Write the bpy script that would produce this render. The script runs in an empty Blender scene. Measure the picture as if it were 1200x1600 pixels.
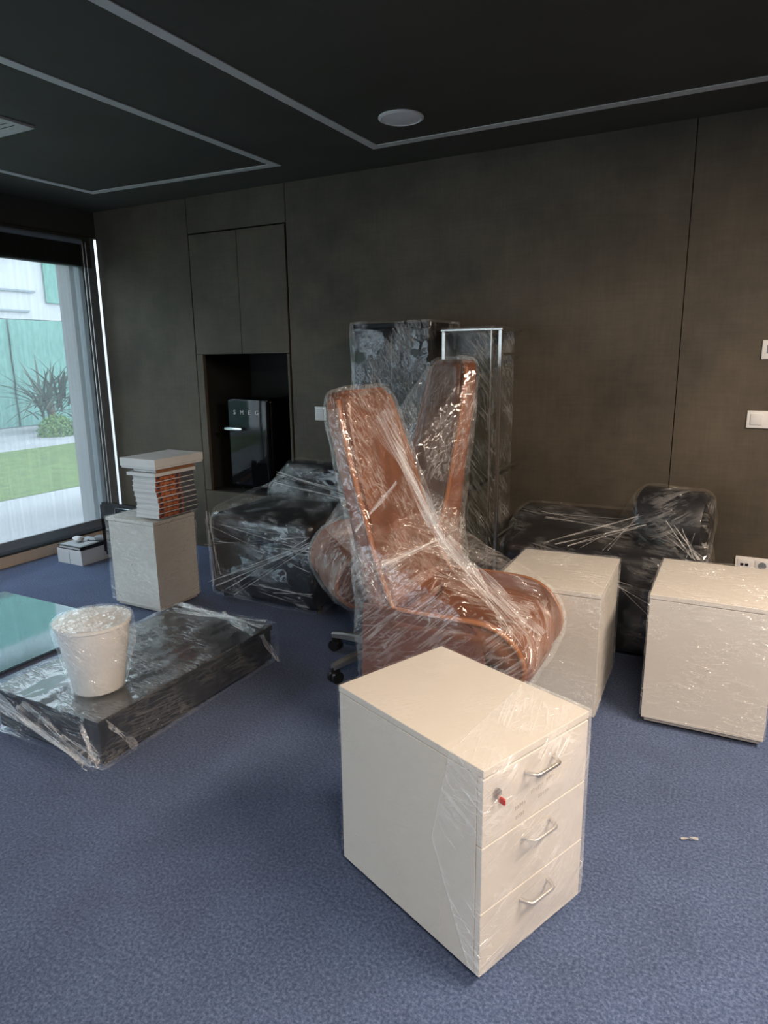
import bpy, bmesh, math, random
from mathutils import Vector, Matrix, noise as mnoise

random.seed(7)
S = bpy.context.scene
COL = S.collection
PI = math.pi

# ------------------------------------------------------------------ camera
def cam_matrix(yaw, pitch, roll, loc):
    cy, sy, cp, sp = math.cos(yaw), math.sin(yaw), math.cos(pitch), math.sin(pitch)
    fwd = Vector((-sy * cp, cy * cp, -sp)); right = Vector((cy, sy, 0)); up = right.cross(fwd)
    c, s = math.cos(roll), math.sin(roll)
    r2 = c * right + s * up; u2 = -s * right + c * up
    m = Matrix((r2, u2, -fwd)).transposed().to_4x4(); m.translation = loc
    return m
cd = bpy.data.cameras.new('camera'); cam = bpy.data.objects.new('camera', cd); COL.objects.link(cam)
cd.sensor_width = 36.0; cd.lens = 1069.863 / 1600 * 36.0; cd.clip_start = 0.05; cd.clip_end = 200
cam.matrix_world = cam_matrix(math.radians(28.285), math.radians(12.816), math.radians(-0.688), Vector((0, 0, 1.5)))
S.camera = cam

# ------------------------------------------------------------------ world, large lights, exposure
w = bpy.data.worlds.new('world'); S.world = w; w.use_nodes = True
bg = w.node_tree.nodes['Background']; bg.inputs[0].default_value = (0.80, 0.91, 1.0, 1); bg.inputs[1].default_value = 6.2
S.view_settings.view_transform = 'Standard'; S.view_settings.look = 'None'
S.view_settings.exposure = 0.0; S.view_settings.gamma = 1.0; S.view_settings.use_curve_mapping = False
S.cycles.max_bounces = 7; S.cycles.transparent_max_bounces = 24
S.cycles.sample_clamp_indirect = 6.0; S.cycles.caustics_reflective = False; S.cycles.caustics_refractive = False

def portal(loc, rot, sx, sy):
    l = bpy.data.lights.new('window_portal', 'AREA'); l.shape = 'RECTANGLE'; l.size = sx; l.size_y = sy
    l.cycles.is_portal = True
    o = bpy.data.objects.new('window_portal', l); o.location = loc; o.rotation_euler = rot; COL.objects.link(o)
portal((-5.12, 0.6, 1.25), (0, -PI / 2, 0), 2.3, 7.4)
portal((-2.95, -3.34, 1.275), (PI / 2, 0, 0), 2.6, 2.2)
LAMP_COLOR = (1.0, 0.795, 0.62)
LAMP_POWER = 110.0

# room dimensions
XW, YB, XR, YR, ZC = -4.78, 4.06, 3.4, -3.2, 2.64

# ------------------------------------------------------------------ materials
MATS = {}
def newmat(name):
    m = bpy.data.materials.new(name); m.use_nodes = True
    nt = m.node_tree; nt.nodes.clear()
    out = nt.nodes.new('ShaderNodeOutputMaterial')
    return m, nt, out
def N(nt, t, **kw):
    n = nt.nodes.new(t)
    for k, v in kw.items():
        if k.startswith('i_'):
            n.inputs[k[2:].replace('_', ' ')].default_value = v
        else: setattr(n, k, v)
    return n
def coords(nt, scale=(1, 1, 1), rot=(0, 0, 0), which='Object'):
    tc = N(nt, 'ShaderNodeTexCoord'); mp = N(nt, 'ShaderNodeMapping')
    mp.inputs['Scale'].default_value = scale; mp.inputs['Rotation'].default_value = rot
    nt.links.new(tc.outputs[which], mp.inputs['Vector']); return mp.outputs[0]
def ramp(nt, fac, stops):
    r = N(nt, 'ShaderNodeValToRGB'); e = r.color_ramp.elements
    while len(e) < len(stops): e.new(0.5)
    for i, (p, c) in enumerate(stops):
        e[i].position = p; e[i].color = (c[0], c[1], c[2], 1) if not isinstance(c, (int, float)) else (c, c, c, 1)
    nt.links.new(fac, r.inputs[0]); return r.outputs[0]
def pmat(name, col, rough=0.5, metal=0.0, col2=None, nscale=8.0, nstretch=(1, 1, 1), bump=0.0, bscale=60.0, coat=0.0, spec=0.5, lo=0.35, hi=0.65, detail=4.0, bdist=0.002, which='Object'):
    """a procedural principled material: two tones mixed by noise, noise relief"""
    if name in MATS: return MATS[name]
    m, nt, out = newmat(name)
    b = N(nt, 'ShaderNodeBsdfPrincipled'); nt.links.new(b.outputs[0], out.inputs[0])
    b.inputs['Roughness'].default_value = rough; b.inputs['Metallic'].default_value = metal
    b.inputs['Coat Weight'].default_value = coat; b.inputs['Specular IOR Level'].default_value = spec
    c2 = col2 or tuple(min(1, c * 0.92) for c in col)
    n = N(nt, 'ShaderNodeTexNoise'); n.inputs['Scale'].default_value = nscale; n.inputs['Detail'].default_value = detail
    nt.links.new(coords(nt, nstretch, which=which), n.inputs['Vector'])
    nt.links.new(ramp(nt, n.outputs['Fac'], [(lo, c2), (hi, col)]), b.inputs['Base Color'])
    if bump:
        n2 = N(nt, 'ShaderNodeTexNoise'); n2.inputs['Scale'].default_value = bscale; n2.inputs['Detail'].default_value = 3
        nt.links.new(coords(nt, nstretch, which=which), n2.inputs['Vector'])
        bp = N(nt, 'ShaderNodeBump'); bp.inputs['Strength'].default_value = bump; bp.inputs['Distance'].default_value = bdist
        nt.links.new(n2.outputs['Fac'], bp.inputs['Height']); nt.links.new(bp.outputs[0], b.inputs['Normal'])
    MATS[name] = m; return m

def carpet_mat():
    m, nt, out = newmat('blue_carpet')
    b = N(nt, 'ShaderNodeBsdfPrincipled'); nt.links.new(b.outputs[0], out.inputs[0])
    b.inputs['Roughness'].default_value = 0.95; b.inputs['Specular IOR Level'].default_value = 0.1
    b.inputs['Sheen Weight'].default_value = 0.15
    v = coords(nt)
    n1 = N(nt, 'ShaderNodeTexNoise'); n1.inputs['Scale'].default_value = 110; n1.inputs['Detail'].default_value = 6; n1.inputs['Roughness'].default_value = 0.75
    n2 = N(nt, 'ShaderNodeTexNoise'); n2.inputs['Scale'].default_value = 5.0; n2.inputs['Detail'].default_value = 5
    nt.links.new(v, n1.inputs['Vector']); nt.links.new(v, n2.inputs['Vector'])
    c1 = ramp(nt, n1.outputs['Fac'], [(0.36, (0.036, 0.060, 0.130)), (0.52, (0.088, 0.130, 0.250)), (0.68, (0.18, 0.24, 0.40))])
    c2 = ramp(nt, n2.outputs['Fac'], [(0.3, 0.82), (0.7, 1.0)])
    mx = N(nt, 'ShaderNodeMix', data_type='RGBA', blend_type='MULTIPLY'); mx.inputs[0].default_value = 1.0
    nt.links.new(c1, mx.inputs[6]); nt.links.new(c2, mx.inputs[7]); nt.links.new(mx.outputs[2], b.inputs['Base Color'])
    bp = N(nt, 'ShaderNodeBump'); bp.inputs['Strength'].default_value = 0.6; bp.inputs['Distance'].default_value = 0.004
    nt.links.new(n1.outputs['Fac'], bp.inputs['Height']); nt.links.new(bp.outputs[0], b.inputs['Normal'])
    return m
def wall_mat():
    """dark concrete-look wall covering with faint horizontal and vertical weave"""
    m, nt, out = newmat('dark_wall')
    b = N(nt, 'ShaderNodeBsdfPrincipled'); nt.links.new(b.outputs[0], out.inputs[0])
    b.inputs['Roughness'].default_value = 0.62; b.inputs['Specular IOR Level'].default_value = 0.35
    g = N(nt, 'ShaderNodeNewGeometry')
    n1 = N(nt, 'ShaderNodeTexNoise'); n1.inputs['Scale'].default_value = 1.8; n1.inputs['Detail'].default_value = 8; n1.inputs['Roughness'].default_value = 0.65
    nt.links.new(g.outputs['Position'], n1.inputs['Vector'])
    outs = []
    for sc in ((6, 6, 90), (90, 90, 6)):
        mp = N(nt, 'ShaderNodeMapping'); mp.inputs['Scale'].default_value = sc; nt.links.new(g.outputs['Position'], mp.inputs[0])
        n = N(nt, 'ShaderNodeTexNoise'); n.inputs['Scale'].default_value = 1.0; n.inputs['Detail'].default_value = 4
        nt.links.new(mp.outputs[0], n.inputs['Vector']); outs.append(n.outputs['Fac'])
    ad = N(nt, 'ShaderNodeMath', operation='ADD'); nt.links.new(outs[0], ad.inputs[0]); nt.links.new(outs[1], ad.inputs[1])
    hf = N(nt, 'ShaderNodeMath', operation='MULTIPLY'); hf.inputs[1].default_value = 0.5; nt.links.new(ad.outputs[0], hf.inputs[0])
    c1 = ramp(nt, n1.outputs['Fac'], [(0.28, (0.050, 0.044, 0.033)), (0.70, (0.118, 0.098, 0.071))])
    c2 = ramp(nt, hf.outputs[0], [(0.35, 0.89), (0.65, 1.05)])
    mx = N(nt, 'ShaderNodeMix', data_type='RGBA', blend_type='MULTIPLY'); mx.inputs[0].default_value = 1.0
    nt.links.new(c1, mx.inputs[6]); nt.links.new(c2, mx.inputs[7]); nt.links.new(mx.outputs[2], b.inputs['Base Color'])
    bp = N(nt, 'ShaderNodeBump'); bp.inputs['Strength'].default_value = 0.25; bp.inputs['Distance'].default_value = 0.002
    nt.links.new(hf.outputs[0], bp.inputs['Height']); nt.links.new(bp.outputs[0], b.inputs['Normal'])
    return m
def schlick(nt, f0=0.04):
    """reflectance of a thin clear sheet, the same from both sides"""
    lw = N(nt, 'ShaderNodeLayerWeight'); lw.inputs['Blend'].default_value = 0.5
    p = N(nt, 'ShaderNodeMath', operation='POWER'); p.inputs[1].default_value = 5.0; nt.links.new(lw.outputs['Facing'], p.inputs[0])
    r = N(nt, 'ShaderNodeMath', operation='MULTIPLY_ADD'); r.inputs[1].default_value = 1 - f0; r.inputs[2].default_value = f0; nt.links.new(p.outputs[0], r.inputs[0])
    return r.outputs[0]
def film_mat(name, haze=0.04, streak=0.35, angle=0.0, cross=0.6, across=36.0, along=5.0, width=0.05, gloss=1.5, rough=0.10, bump=0.9, clear=(0.985, 0.99, 0.99), wave=0.5, lo=0.40, hi=0.62, glow=0.0):
    """clear stretch film: sees through, glints on its thin creases, whitish where creases bunch up.
    creases run at 'angle' to the horizontal on each side of the wrapped thing"""
    m, nt, out = newmat(name)
    def noise(v, scale, detail, dist):
        n = N(nt, 'ShaderNodeTexNoise'); n.inputs['Scale'].default_value = scale; n.inputs['Detail'].default_value = detail; n.inputs['Distortion'].default_value = dist
        nt.links.new(v, n.inputs['Vector']); return n.outputs['Fac']
    def math_(op, a_, b_, clamp=False, c_=None):
        n = N(nt, 'ShaderNodeMath', operation=op, use_clamp=clamp)
        for i_, v_ in enumerate((a_, b_, c_)):
            if v_ is None: continue
            if isinstance(v_, (int, float)): n.inputs[i_].default_value = v_
            else: nt.links.new(v_, n.inputs[i_])
        return n.outputs[0]
    def crease(fac, wd):
        d = math_('ABSOLUTE', math_('SUBTRACT', fac, 0.5), None)
        r = N(nt, 'ShaderNodeMapRange', interpolation_type='SMOOTHSTEP'); r.inputs[1].default_value = 0.0; r.inputs[2].default_value = wd; r.inputs[3].default_value = 1.0; r.inputs[4].default_value = 0.0
        nt.links.new(d, r.inputs[0]); return r.outputs[0]
    def uvco(ang, su, sv):
        tc = N(nt, 'ShaderNodeTexCoord'); m1_ = N(nt, 'ShaderNodeMapping'); m2_ = N(nt, 'ShaderNodeMapping')
        m1_.inputs['Rotation'].default_value = (0, 0, ang); m2_.inputs['Scale'].default_value = (su, sv, 1)
        nt.links.new(tc.outputs['UV'], m1_.inputs[0]); nt.links.new(m1_.outputs[0], m2_.inputs[0]); return m2_.outputs[0]
    v = uvco(angle, along, across); v2 = uvco(0, 1, 1); v3 = uvco(angle + cross, along * 2.4, across * 0.62)
    c1 = crease(noise(v, 1.0, 2.0, 0.5), width); c2 = crease(noise(v3, 1.0, 2.5, 0.9), width * 0.7)
    und = noise(v2, 16.0, 2.0, 0.8)
    big = ramp(nt, noise(v2, 5.0, 2.0, 0.3), [(lo, 0.0), (hi, 1.0)])
    lines = math_('MULTIPLY', math_('MAXIMUM', c1, math_('MULTIPLY', c2, 0.7)), big)
    hz = math_('MULTIPLY_ADD', lines, streak, True, math_('MULTIPLY_ADD', big, glow, False, haze))
    height = math_('ADD', math_('MULTIPLY', lines, 1.0), math_('MULTIPLY', und, wave * 4))
    bp = N(nt, 'ShaderNodeBump'); bp.inputs['Strength'].default_value = bump; bp.inputs['Distance'].default_value = 0.004
    nt.links.new(height, bp.inputs['Height'])
    tr = N(nt, 'ShaderNodeBsdfTransparent'); tr.inputs[0].default_value = (*clear, 1)
    df = N(nt, 'ShaderNodeBsdfDiffuse'); df.inputs[0].default_value = (0.86, 0.87, 0.88, 1)
    gl = N(nt, 'ShaderNodeBsdfGlossy'); gl.inputs['Roughness'].default_value = rough
    nt.links.new(bp.outputs[0], gl.inputs['Normal'])
    m1 = N(nt, 'ShaderNodeMixShader'); nt.links.new(hz, m1.inputs[0]); nt.links.new(tr.outputs[0], m1.inputs[1]); nt.links.new(df.outputs[0], m1.inputs[2])
    nt.links.new(math_('MINIMUM', math_('MULTIPLY', schlick(nt), gloss), 0.20), gl.inputs['Color'])
    m2 = N(nt, 'ShaderNodeAddShader'); nt.links.new(m1.outputs[0], m2.inputs[0]); nt.links.new(gl.outputs[0], m2.inputs[1])
    nt.links.new(m2.outputs[0], out.inputs[0])
    return m
def glass_mat(name, tint=(0.93, 0.96, 0.96), gain=1.0, rough=0.0):
    m, nt, out = newmat(name)
    tr = N(nt, 'ShaderNodeBsdfTransparent'); tr.inputs[0].default_value = (*tint, 1)
    gl = N(nt, 'ShaderNodeBsdfGlossy'); gl.inputs['Roughness'].default_value = rough; gl.inputs['Color'].default_value = (1, 1, 1, 1)
    gg = N(nt, 'ShaderNodeMath', operation='MULTIPLY', use_clamp=True); gg.inputs[1].default_value = gain; nt.links.new(schlick(nt), gg.inputs[0])
    mx = N(nt, 'ShaderNodeMixShader'); nt.links.new(gg.outputs[0], mx.inputs[0]); nt.links.new(tr.outputs[0], mx.inputs[1]); nt.links.new(gl.outputs[0], mx.inputs[2])
    nt.links.new(mx.outputs[0], out.inputs[0]); return m
def blind_mat():
    m, nt, out = newmat('screen_blind')
    v = coords(nt, (1, 1, 1))
    wv = N(nt, 'ShaderNodeTexNoise'); wv.inputs['Scale'].default_value = 1.0
    nt.links.new(coords(nt, (1, 45, 0.6)), wv.inputs['Vector'])
    tr = N(nt, 'ShaderNodeBsdfTransparent')
    nt.links.new(ramp(nt, wv.outputs['Fac'], [(0.3, (0.76, 0.77, 0.78)), (0.7, (0.80, 0.81, 0.82))]), tr.inputs[0])
    df = N(nt, 'ShaderNodeBsdfTranslucent'); df.inputs[0].default_value = (0.80, 0.84, 0.88, 1)
    mx = N(nt, 'ShaderNodeMixShader'); mx.inputs[0].default_value = 0.08
    nt.links.new(tr.outputs[0], mx.inputs[1]); nt.links.new(df.outputs[0], mx.inputs[2]); nt.links.new(mx.outputs[0], out.inputs[0])
    return m
def netting_mat():
    m, nt, out = newmat('green_netting')
    b = N(nt, 'ShaderNodeBsdfPrincipled'); b.inputs['Roughness'].default_value = 0.8; nt.links.new(b.outputs[0], out.inputs[0])
    n1 = N(nt, 'ShaderNodeTexNoise'); n1.inputs['Scale'].default_value = 1.0; n1.inputs['Detail'].default_value = 2
    nt.links.new(coords(nt, (1, 14, 5)), n1.inputs['Vector'])
    nt.links.new(ramp(nt, n1.outputs['Fac'], [(0.35, (0.115, 0.25, 0.215)), (0.65, (0.16, 0.31, 0.27))]), b.inputs['Base Color'])
    return m
def emit_mat(name, col, s):
    m, nt, out = newmat(name); e = N(nt, 'ShaderNodeEmission'); e.inputs[0].default_value = (*col, 1); e.inputs[1].default_value = s
    nt.links.new(e.outputs[0], out.inputs[0]); return m

CARPET = carpet_mat(); WALL = wall_mat(); BLIND = blind_mat(); NET = netting_mat()
CEIL = pmat('dark_ceiling', (0.058, 0.057, 0.045), 0.75, col2=(0.046, 0.045, 0.035), nscale=2.0, bump=0.1, bscale=90)
PROFILE = pmat('grey_led_profile', (0.66, 0.66, 0.63), 0.55, col2=(0.58, 0.58, 0.55), nscale=6)
WHITEPL = pmat('white_plastic', (0.84, 0.84, 0.82), 0.4, nscale=9)
CREAM = pmat('cream_laminate', (0.64, 0.615, 0.57), 0.42, col2=(0.615, 0.59, 0.545), nscale=3.0, bump=0.03, bscale=160)
CREAMEDGE = pmat('cream_edge', (0.56, 0.53, 0.48), 0.45, nscale=5)
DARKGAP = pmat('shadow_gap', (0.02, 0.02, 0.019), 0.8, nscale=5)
BLACKPL = pmat('black_plastic', (0.016, 0.016, 0.018), 0.35, nscale=9)
CHROME = pmat('chrome', (0.75, 0.76, 0.77), 0.18, 1.0, nscale=20)
BRUSHED = pmat('brushed_metal', (0.62, 0.60, 0.57), 0.32, 1.0, nscale=3, nstretch=(1, 1, 30))
STEEL = pmat('handle_steel', (0.60, 0.585, 0.56), 0.32, 0.85, nscale=12)
LEATHER = pmat('tan_leather', (0.225, 0.085, 0.042), 0.40, col2=(0.165, 0.060, 0.029), nscale=5.5, bump=0.25, bscale=140, coat=0.15, bdist=0.001)
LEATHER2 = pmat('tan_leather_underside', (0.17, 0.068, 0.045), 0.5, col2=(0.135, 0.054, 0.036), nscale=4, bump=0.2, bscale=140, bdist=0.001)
LEATHERHIGHLIGHT = pmat('tan_leather_highlight', (0.31, 0.12, 0.048), 0.4, nscale=9)  # lighter tan puts the rim highlight into the piping colour
BLACKLEATHER = pmat('black_leather', (0.020, 0.021, 0.025), 0.42, col2=(0.013, 0.014, 0.017), nscale=6, bump=0.3, bscale=120, bdist=0.001)
CHARCOAL = pmat('charcoal_panel', (0.040, 0.043, 0.050), 0.38, col2=(0.030, 0.033, 0.040), nscale=3, nstretch=(1, 8, 1))
MATTBLACK = pmat('matt_black_cabinet', (0.011, 0.012, 0.015), 0.6, nscale=5, spec=0.2)
GLOSSBLACK = pmat('gloss_black', (0.006, 0.006, 0.008), 0.06, col2=(0.005, 0.005, 0.006), nscale=2, coat=0.0, spec=0.35)
FRAME = pmat('window_frame_grey', (0.20, 0.235, 0.265), 0.45, nscale=5)
FRAMELIGHT = pmat('cable_steel', (0.62, 0.66, 0.68), 0.35, 0.6, nscale=5)
BEIGE = pmat('beige_skirting', (0.62, 0.50, 0.38), 0.55, col2=(0.55, 0.43, 0.32), nscale=2, nstretch=(1, 6, 1))
PAPER = pmat('page_edges', (0.74, 0.76, 0.76), 0.7, col2=(0.55, 0.57, 0.57), nscale=1, nstretch=(3, 3, 600), lo=0.4, hi=0.6)
CARD = pmat('white_card', (0.76, 0.77, 0.77), 0.5, nscale=4)
GLASS = glass_mat('clear_glass', (0.96, 0.975, 0.975)); SHELFGLASS = glass_mat('shelf_glass', (0.92, 0.95, 0.94), 0.15)
CONCRETE = pmat('pale_concrete', (0.30, 0.30, 0.31), 0.8, col2=(0.25, 0.25, 0.26), nscale=1.2)
LAWN = pmat('lawn', (0.115, 0.17, 0.045), 0.9, col2=(0.075, 0.12, 0.03), nscale=7, bump=0.6, bscale=60, bdist=0.03)
RENDERWHITE = pmat('white_render', (0.48, 0.485, 0.50), 0.8, nscale=0.7)
LEAFDARK = pmat('yucca_leaf', (0.065, 0.09, 0.06), 0.6, col2=(0.04, 0.06, 0.04), nscale=5)
LEAFBRIGHT = pmat('bush_leaf', (0.12, 0.22, 0.04), 0.6, col2=(0.06, 0.13, 0.025), nscale=18)

F_NEAR = film_mat('film_side', 0.0, 0.14, 0.35, across=34, along=3, width=0.06, gloss=0.8, bump=0.5, wave=0.15, lo=0.46, hi=0.66)
F_FRONT = film_mat('film_front', 0.12, 0.30, -0.5, across=30, along=3, width=0.06, gloss=1.4, bump=0.8, wave=0.5, glow=0.10)
F_BOX = film_mat('film_cabinet', 0.02, 0.36, 0.1, across=44, along=9, width=0.05, gloss=1.8, bump=1.0, wave=0.5, cross=-0.3)
F_BLACK = film_mat('film_black', 0.0, 0.15, 0.18, cross=0.5, across=52, along=2.6, width=0.08, gloss=1.7, bump=1.0, wave=0.08, rough=0.05, lo=0.48, hi=0.64)
F_BLACK2 = film_mat('film_black_diagonal', 0.0, 0.18, -0.45, cross=0.8, across=48, along=2.6, width=0.08, gloss=1.4, bump=1.0, wave=0.06, rough=0.05, lo=0.47, hi=0.62)
F_TABLE = film_mat('film_table', 0.002, 0.11, 0.12, cross=-0.35, across=46, along=4.0, width=0.08, gloss=1.6, bump=1.0, wave=0.12, lo=0.44, hi=0.64, rough=0.06)
F_TALL = film_mat('film_tall', 0.0, 0.26, 1.05, across=44, along=5.0, width=0.08, gloss=1.2, bump=1.0, wave=0.06, lo=0.45, hi=0.60, glow=0.0, rough=0.06)
F_LEATHER = film_mat('film_leather', 0.012, 0.30, 1.0, cross=0.9, across=52, along=11, width=0.06, gloss=2.2, bump=1.0, wave=0.5, clear=(0.985, 0.975, 0.97), lo=0.40, hi=0.60, glow=0.02, rough=0.06)
F_LOOSE = film_mat('film_loose', 0.008, 0.28, -0.75, cross=0.5, across=40, along=2.5, width=0.06, gloss=2.0, bump=1.0, wave=0.25, glow=0.015, rough=0.06)
F_SHELF = film_mat('film_shelf', 0.006, 0.22, 0.9, across=34, along=2.5, width=0.05, gloss=0.35, bump=0.8, wave=0.2)
F_STRAND = film_mat('film_strand', 0.03, 0.50, 0.0, cross=0.1, across=300, along=6, width=0.12, gloss=2.5, bump=1.0, lo=0.2, hi=0.5)
F_BIN = film_mat('film_bin', 0.03, 0.36, 0.9, across=30, along=7, width=0.06, gloss=2.2, bump=1.0, wave=0.7)
F_BAND = film_mat('film_band', 0.015, 0.42, 0.0, cross=0.12, across=110, along=3, width=0.10, gloss=2.6, bump=1.0, wave=0.3, lo=0.25, hi=0.5)
F_CAP = film_mat('film_cap', 0.45, 0.35, 0.3, across=30, along=6, width=0.08, gloss=1.8, bump=1.0, wave=0.7)

# ------------------------------------------------------------------ geometry helpers
def mesh_from(bm, name):
    me = bpy.data.meshes.new(name); bm.to_mesh(me); bm.free(); return me
def obj(name, bm, mat, parent=None, smooth=None, loc=None, rot=None):
    bmesh.ops.recalc_face_normals(bm, faces=bm.faces)
    me = mesh_from(bm, name); me.materials.append(mat)
    if smooth is not None:
        me.shade_smooth(); me.set_sharp_from_angle(angle=math.radians(smooth))
    o = bpy.data.objects.new(name, me); COL.objects.link(o)
    if parent: o.parent = parent
    if loc is not None: o.location = loc
    if rot is not None: o.rotation_euler = rot
    return o
def share(name, src, parent=None, loc=(0, 0, 0), rot=(0, 0, 0)):
    o = bpy.data.objects.new(name, src.data); COL.objects.link(o); o.parent = parent; o.location = loc; o.rotation_euler = rot
    return o
def tag(o, label=None, cat=None, group=None, kind=None):
    if label: o['label'] = label
    if cat: o['category'] = cat
    if group: o['group'] = group
    if kind: o['kind'] = kind
    return o
def thing(name, label, cat, loc=(0, 0, 0), rz=0.0, group=None):
    o = bpy.data.objects.new(name, None); COL.objects.link(o); o.location = loc; o.rotation_euler = (0, 0, rz); o.empty_display_size = 0.1
    return tag(o, label, cat, group)
def struct(name, bm, mat, parent=None, smooth=None):
    o = obj(name, bm, mat, parent, smooth)
    if not parent: o['kind'] = 'structure'
    return o
def box(x0, x1, y0, y1, z0, z1, bev=0.0, seg=2, bm=None):
    own = bm is None
    b = bmesh.new()
    r = bmesh.ops.create_cube(b, size=1.0)
    for v in b.verts:
        v.co = Vector(((x0 + x1) / 2 + v.co.x * (x1 - x0), (y0 + y1) / 2 + v.co.y * (y1 - y0), (z0 + z1) / 2 + v.co.z * (z1 - z0)))
    if bev > 0: bmesh.ops.bevel(b, geom=list(b.edges), offset=bev, segments=seg, profile=0.5, affect='EDGES')
    if own: return b
    merge(bm, b); return bm
def merge(bm, b):
    me = bpy.data.meshes.new('tmp'); b.to_mesh(me); b.free(); bm.from_mesh(me); bpy.data.meshes.remove(me)
def lathe(prof, n=32, cap=True):
    b = bmesh.new(); rings = []
    for r, z in prof:
        rings.append([b.verts.new((r * math.cos(2 * PI * i / n), r * math.sin(2 * PI * i / n), z)) for i in range(n)])
    for a, c in zip(rings, rings[1:]):
        for i in range(n): b.faces.new((a[i], a[(i + 1) % n], c[(i + 1) % n], c[i]))
    if cap:
        if prof[0][0] > 1e-6: b.faces.new(rings[0][::-1])
        if prof[-1][0] > 1e-6: b.faces.new(rings[-1])
    bmesh.ops.remove_doubles(b, verts=b.verts, dist=1e-6)
    return b
def tube(pts, r, n=8, taper=None):
    b = bmesh.new(); pts = [Vector(p) for p in pts]; rings = []
    for i, p in enumerate(pts):
        t = (pts[min(i + 1, len(pts) - 1)] - pts[max(i - 1, 0)]).normalized()
        u = t.orthogonal().normalized() if i == 0 else (rings[-1][1] - t * rings[-1][1].dot(t)).normalized()
        v = t.cross(u); rr = r if taper is None else r * taper[i]
        rings.append(([b.verts.new(p + rr * (math.cos(2 * PI * k / n) * u + math.sin(2 * PI * k / n) * v)) for k in range(n)], u))
    for (a, _), (c, _) in zip(rings, rings[1:]):
        for k in range(n): b.faces.new((a[k], a[(k + 1) % n], c[(k + 1) % n], c[k]))
    b.faces.new(rings[0][0][::-1]); b.faces.new(rings[-1][0])
    return b
def grid(fn, nu, nv, closed_u=False):
    b = bmesh.new(); g = [[b.verts.new(fn(i / (nu if closed_u else nu - 1), j / (nv - 1))) for j in range(nv)] for i in range(nu)]
    for i in range(nu if closed_u else nu - 1):
        for j in range(nv - 1): b.faces.new((g[i][j], g[(i + 1) % nu][j], g[(i + 1) % nu][j + 1], g[i][j + 1]))
    return b
def hull(points, edge=0.05, amp=0.006, freq=(12, 12, 12), seed=0, off=0.0, smooth=2, zmin=0.003):
    """stretch film pulled around a set of points: convex skin, cut fine, ruffled"""
    b = bmesh.new()
    for p in points: b.verts.new(p)
    bmesh.ops.convex_hull(b, input=b.verts, use_existing_faces=False)
    bmesh.ops.delete(b, geom=[v for v in b.verts if not v.link_faces], context='VERTS')
    for _ in range(7):
        es = [e for e in b.edges if e.calc_length() > edge]
        if not es: break
        bmesh.ops.subdivide_edges(b, edges=es, cuts=1, use_grid_fill=False)
        bmesh.ops.triangulate(b, faces=[f for f in b.faces if len(f.verts) > 3])
    for _ in range(smooth): bmesh.ops.smooth_vert(b, verts=b.verts, factor=0.5, use_axis_x=True, use_axis_y=True, use_axis_z=True)
    b.normal_update()
    sh = Vector((seed * 3.7, seed * 1.3, seed * 7.1))
    mv = []
    for v in b.verts:
        q = Vector((v.co.x * freq[0], v.co.y * freq[1], v.co.z * freq[2])) + sh
        d = mnoise.noise(q) + 0.5 * mnoise.noise(q * 2.3)
        mv.append((v, v.normal.copy(), d))
    for v, n, d in mv:
        v.co += n * (off + amp * (0.9 + d))
        v.co.z = max(v.co.z, zmin)
    b.normal_update(); face_uv(b)
    return b
def face_uv(b):
    """flat texture coordinates in metres, laid on each side by its main direction"""
    uv = b.loops.layers.uv.new('UVMap')
    for f in b.faces:
        n = f.normal; k = max(range(3), key=lambda i: abs(n[i]) * (1.15 if i < 2 else 1.0))
        for l in f.loops:
            c = l.vert.co; l[uv].uv = (c.y, c.z) if k == 0 else ((c.x, c.z) if k == 1 else (c.x, c.y))
def box_points(x0, x1, y0, y1, z0, z1):
    return [(x, y, z) for x in (x0, x1) for y in (y0, y1) for z in (z0, z1)]
def world_pts(o, step=1):
    return [tuple(o.matrix_local @ v.co) for v in o.data.vertices][::step]
def ribbon(a, c, width, sag, nseg=14, twist=1.2, seed=0, fan=0.0):
    """a pulled strand of film between two points, folded lengthwise"""
    a, c = Vector(a), Vector(c); t = (c - a).normalized(); u = t.orthogonal().normalized(); v = t.cross(u); rnd = random.Random(seed)
    ph = rnd.random() * 6
    def fn(s, q):
        ang = ph + twist * s; wdt = width * (1 + fan * (abs(s - 0.5) * 2) ** 2) * (0.75 + 0.25 * math.sin(s * 9 + ph))
        side = (q - 0.5) * wdt; fold = 0.30 * width * math.sin(q * 11 + s * 3 + ph) * 0.5
        d = math.cos(ang) * u + math.sin(ang) * v; e = -math.sin(ang) * u + math.cos(ang) * v
        return a.lerp(c, s) + d * side + e * fold - Vector((0, 0, sag * 4 * s * (1 - s)))
    b = grid(fn, nseg, 5); uv = b.loops.layers.uv.new('UVMap'); L = (c - a).length
    for f in b.faces:
        for l in f.loops: l[uv].uv = ((l.vert.co - a).dot(t) + seed, (l.vert.co - a).dot(u) + (l.vert.co - a).dot(v))
    return b

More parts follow.
